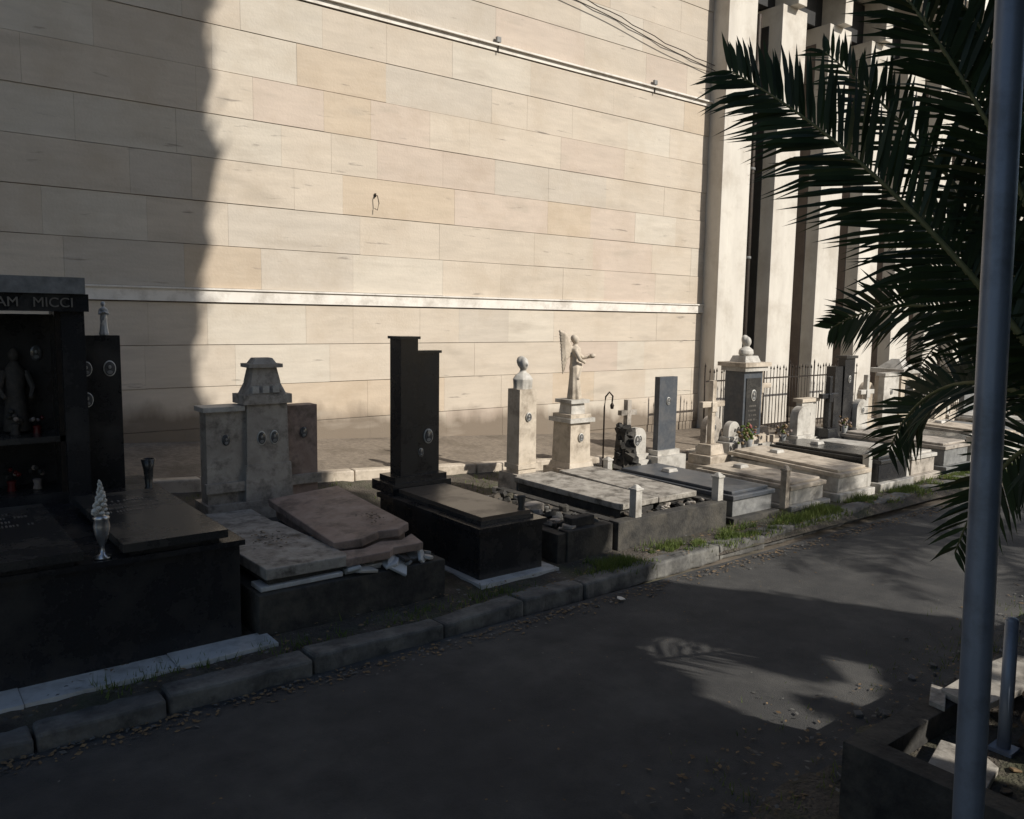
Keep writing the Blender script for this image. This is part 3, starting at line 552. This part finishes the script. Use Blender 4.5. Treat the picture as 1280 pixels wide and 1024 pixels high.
# ------------------------------------------------------------ palms
def frond(b,pts,n=88,L=.42,droop=.3,cl=None,seed=0,nrm=None,hw=.015):
    rnd=random.Random(seed)
    P=[Vector(p) for p in pts]
    def bez(t):
        q=P[:]
        while len(q)>1: q=[q[i].lerp(q[i+1],t) for i in range(len(q)-1)]
        return q[0]
    N=24; path=[bez(i/N) for i in range(N+1)]
    b.tube(path,[.022*(1-i/N)+.004 for i in range(N+1)],M_rach,6)
    for i in range(n):
        t=.12+.88*i/(n-1); p=bez(t); d=(bez(min(1,t+.02))-bez(t-.02)).normalized()
        ref=Vector(nrm).normalized() if nrm else Vector((0,0,1))
        side=d.cross(ref)
        if side.length<.1: side=Vector((1,0,0))
        side.normalize(); up=side.cross(d).normalized()
        if up.z<0 and not nrm: up=-up
        env=min(1,(t-.02)*4)*(1-.6*max(0,(t-.65)/.35)**1.5)
        for sg in (-1,1):
            if rnd.random()<.05: continue
            l=L*env*rnd.uniform(.8,1.12); fw=.5+.6*t+rnd.uniform(-.14,.14)
            dr=(side*sg+d*fw+up*rnd.uniform(-.15,.45)).normalized()
            a=p+d*rnd.uniform(-.008,.008); wv=dr.cross(up).normalized()
            if rnd.random()<.5: wv=(wv+up*rnd.uniform(-.9,.9)).normalized()
            wv*=hw
            m0=a+dr*l*.25; m1=a+dr*l*.62+Vector((0,0,-1))*l*droop*.12; e=a+dr*l+Vector((0,0,-1))*l*droop*rnd.uniform(.2,1.0)
            v=[b.bm.verts.new(q) for q in (a-wv*.4,a+wv*.4,m0-wv,m0+wv,m1-wv*.8,m1+wv*.8,e)]
            fs=(b.bm.faces.new((v[0],v[1],v[3],v[2])),b.bm.faces.new((v[2],v[3],v[5],v[4])),b.bm.faces.new((v[4],v[5],v[6])))
            g=rnd.uniform(.6,1.2); c=(g,g*rnd.uniform(.9,1.05),g*.9,1)
            if rnd.random()<.03: c=(3*g,1.8*g,1.6*g,1)
            for f in fs:
                f.material_index=b.mi(M_leafp)
                for lp in f.loops: lp[cl]=c
def palm(C,trunk_r,explicit,nrand,seed,Lf=2.2,L=.42,skip=None,n=60):
    b=MB("palm_tree"); cl=b.bm.loops.layers.float_color.new("Col"); C=Vector(C)
    rnd=random.Random(seed)
    prof=[]; z=0; H=C.z
    while z<H: prof+= [(trunk_r*1.05,z),(trunk_r*.9,z+.07)]; z+=.12
    prof+=[(trunk_r*1.2,H-.05),(trunk_r*.6,H+.2)]
    b.lathe((C.x,C.y,-.02),prof,M_trunkp,seg=18,fn=lambda a,z:1+.08*math.sin(a*5+z*9))
    for i,(p,ln,nn) in enumerate(explicit): frond(b,p,cl=cl,seed=seed*100+i,L=ln,nrm=(-.75,-.5,.35+.3*math.sin(i*2.3)),droop=.2,n=nn,hw=.0145)
    for i in range(nrand):
        az=rnd.uniform(0,2*math.pi) if skip is None else skip[0]+(skip[1]-skip[0])*(i+.5)/nrand+rnd.uniform(-.12,.12)
        e=rnd.uniform(-.1,1.3); l=Lf*rnd.uniform(.85,1.1)
        h=Vector((math.cos(az),math.sin(az),0))
        p1=C+h*l*.35*math.cos(e)+Vector((0,0,l*.5*math.sin(e)+.2)); p2=C+h*l*(.75*math.cos(e)+.1)+Vector((0,0,l*.75*math.sin(e)))
        p3=C+h*l*(.9*math.cos(e)+.25)+Vector((0,0,l*.62*math.sin(e)-.35))
        frond(b,[C,p1,p2,p3],cl=cl,seed=seed*50+i,L=L,n=n)
    for f in b.bm.faces:
        if b.mats[f.material_index] is not M_leafp:
            for lp in f.loops: lp[cl]=(1,1,1,1)
    me=bpy.data.meshes.new("palm_tree"); b.bm.to_mesh(me); b.bm.free()
    for m in b.mats: me.materials.append(m)
    o=bpy.data.objects.new("palm_tree",me); col.objects.link(o)
C=(4.92,1.43,1.95)
palm(C,.2,[
 ([C,(4.5,1.55,2.5),(4.3,2.15,3.2),(4.2,2.5,3.6),(3.88,3.02,3.98)],.56,112),
 ([C,(5.0,1.75,2.8),(4.85,2.3,3.6),(4.6,2.9,4.2)],.46,70),
 ([C,(5.05,1.9,2.75),(5.15,2.6,2.85),(5.26,3.15,2.55)],.36,62),
 ([C,(5.05,1.95,2.45),(5.2,2.5,2.3),(5.3,2.7,1.75)],.38,50),
 ([C,(4.75,1.6,2.9),(4.53,1.85,3.7),(4.2,2.5,4.6)],.52,90),
 ([C,(5.2,1.8,2.8),(5.5,2.3,3.4),(5.7,3.0,3.3)],.42,66),
 ([C,(5.2,1.8,2.3),(5.6,2.3,2.5),(5.8,2.8,2.0)],.40,56),
 ([C,(4.95,1.65,2.1),(5.0,1.95,1.9),(4.98,2.1,1.25)],.36,40),
 ([C,(5.0,1.7,3.0),(5.0,1.9,3.9),(4.6,2.15,4.3)],.50,84),
 ([C,(5.15,1.75,3.0),(5.2,2.2,4.1),(5.0,2.8,4.7)],.46,60),
 ([C,(5.1,1.7,2.6),(5.25,2.1,3.1),(5.4,2.7,2.9)],.40,60),
],12,3,Lf=2.0,skip=(-2.6,0.9))
palm((13.2,-1.8,4.2),.28,[],36,5,Lf=2.8,L=.5,n=42)
# ------------------------------------------------------------ cypress row
def suncoord(p):
    t=(p.y+3.5)/S.y; q=p-S*t; return q.x,q.z
def gap(p):
    u,v=suncoord(p)
    for (a,c,r) in ((Vector((7.0,4.1)),Vector((8.3,5.35)),.29),(Vector((7.7,4.2)),Vector((8.6,4.7)),.16)):
        q=Vector((u,v)); d=c-a; t=max(0,min(1,(q-a).dot(d)/d.dot(d)))
        if (q-(a+d*t)).length<r+.16*noise.noise(p*2.2)+.08*noise.noise(p*7): return True
    return False
def cypress(x,y,r,h,seed,lean=0,ls=1):
    b=MB("cypress_tree"); rnd=random.Random(seed); bm=b.bm
    b.tube([(x,y,-.1),(x,y,2.0)],[.28,.22],M_bark,10)
    seg=30; nz=110; rings=[]
    def rad(z,a):
        t=z/h; base=r*min(1,.62+.8*t)*(1 if t<.78 else max(.02,1-((t-.78)/.22)**1.6))
        pz=Vector((math.cos(a)*1.3,math.sin(a)*1.3,z*.5+seed*7))
        return base*(1+.28*noise.noise(pz)+.16*noise.noise(pz*2.7)+.08*noise.noise(pz*7))
    def cx(z): return x+lean*max(0,z-5)/10
    for j in range(nz+1):
        z=.5+(h-.5)*j/nz; rings.append([bm.verts.new((cx(z)+rad(z,2*math.pi*k/seg)*math.cos(2*math.pi*k/seg),y+rad(z,2*math.pi*k/seg)*math.sin(2*math.pi*k/seg),z)) for k in range(seg)])
    fs=[]
    for j in range(nz):
        for k in range(seg):
            k2=(k+1)%seg; q=[rings[j][k],rings[j][k2],rings[j+1][k2],rings[j+1][k]]
            if gap(sum((v.co for v in q),Vector())/4): continue
            fs.append(bm.faces.new(q))
    b.fin(fs,M_cyp)
    for i in range(5200):
        z=.5+(h-.6)*rnd.random(); a=rnd.uniform(0,6.283); rr=rad(z,a)*rnd.uniform(.97,1.0+.10*ls)
        p=Vector((cx(z)+rr*math.cos(a),y+rr*math.sin(a),z))
        if gap(p): continue
        d=Vector((math.cos(a)*.5+rnd.uniform(-.4,.4),math.sin(a)*.5+rnd.uniform(-.4,.4),1)).normalized(); s=d.cross(Vector((rnd.uniform(-1,1),rnd.uniform(-1,1),.1))).normalized()
        L=rnd.uniform(.14,.32)*ls; wv=s*L*.24
        v=[bm.verts.new(q) for q in (p-d*L*.3,p+wv,p+d*L,p-wv)]; f=bm.faces.new(v); f.material_index=b.mi(M_cyp)
    me=bpy.data.meshes.new("cypress_tree"); bm.to_mesh(me); bm.free()
    for m in b.mats: me.materials.append(m)
    o=bpy.data.objects.new("cypress_tree",me); col.objects.link(o)
cypress(8.95,-3.5,1.5,24,1,.34,.6); cypress(6.9,-3.7,1.5,24,2,.25,.7); cypress(4.7,-3.5,1.5,22.5,3); cypress(2.5,-3.6,1.5,23.5,4); cypress(.3,-3.6,1.5,22,5)
# ------------------------------------------------------------ grass and litter
b=MB("grass")
def blade(x,y,z,h):
    a=random.uniform(0,6.28); w=.006; lx=random.uniform(-.5,.5)*h; ly=random.uniform(-.5,.5)*h
    v=[b.bm.verts.new(q) for q in ((x-w*math.cos(a),y-w*math.sin(a),z),(x+w*math.cos(a),y+w*math.sin(a),z),(x+lx,y+ly,z+h))]; f=b.bm.faces.new(v); f.material_index=0
b.mi(M_grass)
for i in range(38000):
    r=random.random()
    if r<.62: x=random.uniform(5.6,17); y=5.72+.016*(x-6)+random.gauss(0,.11)
    elif r<.75: x=random.uniform(1,20); y=random.gauss(5.70,.08)
    elif r<.84: x=random.uniform(2,16); y=random.uniform(8.2,9.7)
    else: x=random.uniform(3.2,16); y=random.gauss(2.5,.28)
    k=noise.noise(Vector((x*1.7,y*1.7,5)))+.5*noise.noise(Vector((x*6,y*6,2)))
    if k<-.03: continue
    z=(zplot(x,y) if y>5 else -.01); blade(x,y,z-.01,random.uniform(.03,.08+.14*max(0,k)))
me=bpy.data.meshes.new("grass"); b.bm.to_mesh(me); b.bm.free(); me.materials.append(M_grass); col.objects.link(bpy.data.objects.new("grass",me))
b=MB("leaf_litter")
for i in range(5200):
    r=random.random()
    if r<.4: x=random.uniform(-1,16); y=5.27-abs(random.gauss(0,.10)); z=.02
    elif r<.6: x=random.uniform(-1,16); y=random.uniform(5.5,6.0); z=.13
    elif r<.7: x=random.uniform(-1,16); y=random.uniform(2.6,5.2); z=zroad(x,y)+.004
    else: x=random.uniform(3,14); y=random.gauss(2.45,.3); z=.035
    q=random.uniform(.008,.028)*(.5 if .6<=r<.7 else 1)
    T=Matrix.Translation((x,y,z))@Matrix.Rotation(random.uniform(0,6.28),4,'Z')@Matrix.Rotation(random.uniform(-.5,.5),4,'X')
    v=[b.bm.verts.new(T@Vector(p)) for p in ((-q,0,0),(0,-q*.5,0),(q,0,0),(0,q*.5,0))]; f=b.bm.faces.new(v); f.material_index=b.mi(random.choice([M_litter,M_litter,M_kerb]))
b.build()
b=MB("verge_stones")
for i in range(90):
    x=random.uniform(5,13); y=random.gauss(2.4,.2); chunk(b,x,y,0.0,random.uniform(.015,.06),random.choice([M_kerb,M_lava,M_kerb]),random.uniform(-.4,.4),random.uniform(0,6),.04)
b.build(bevel=.006)
b=MB("paper_scrap")
chunk(b,5.3,5.12,.035,.05,M_white,.15,.4,.006); b.build()
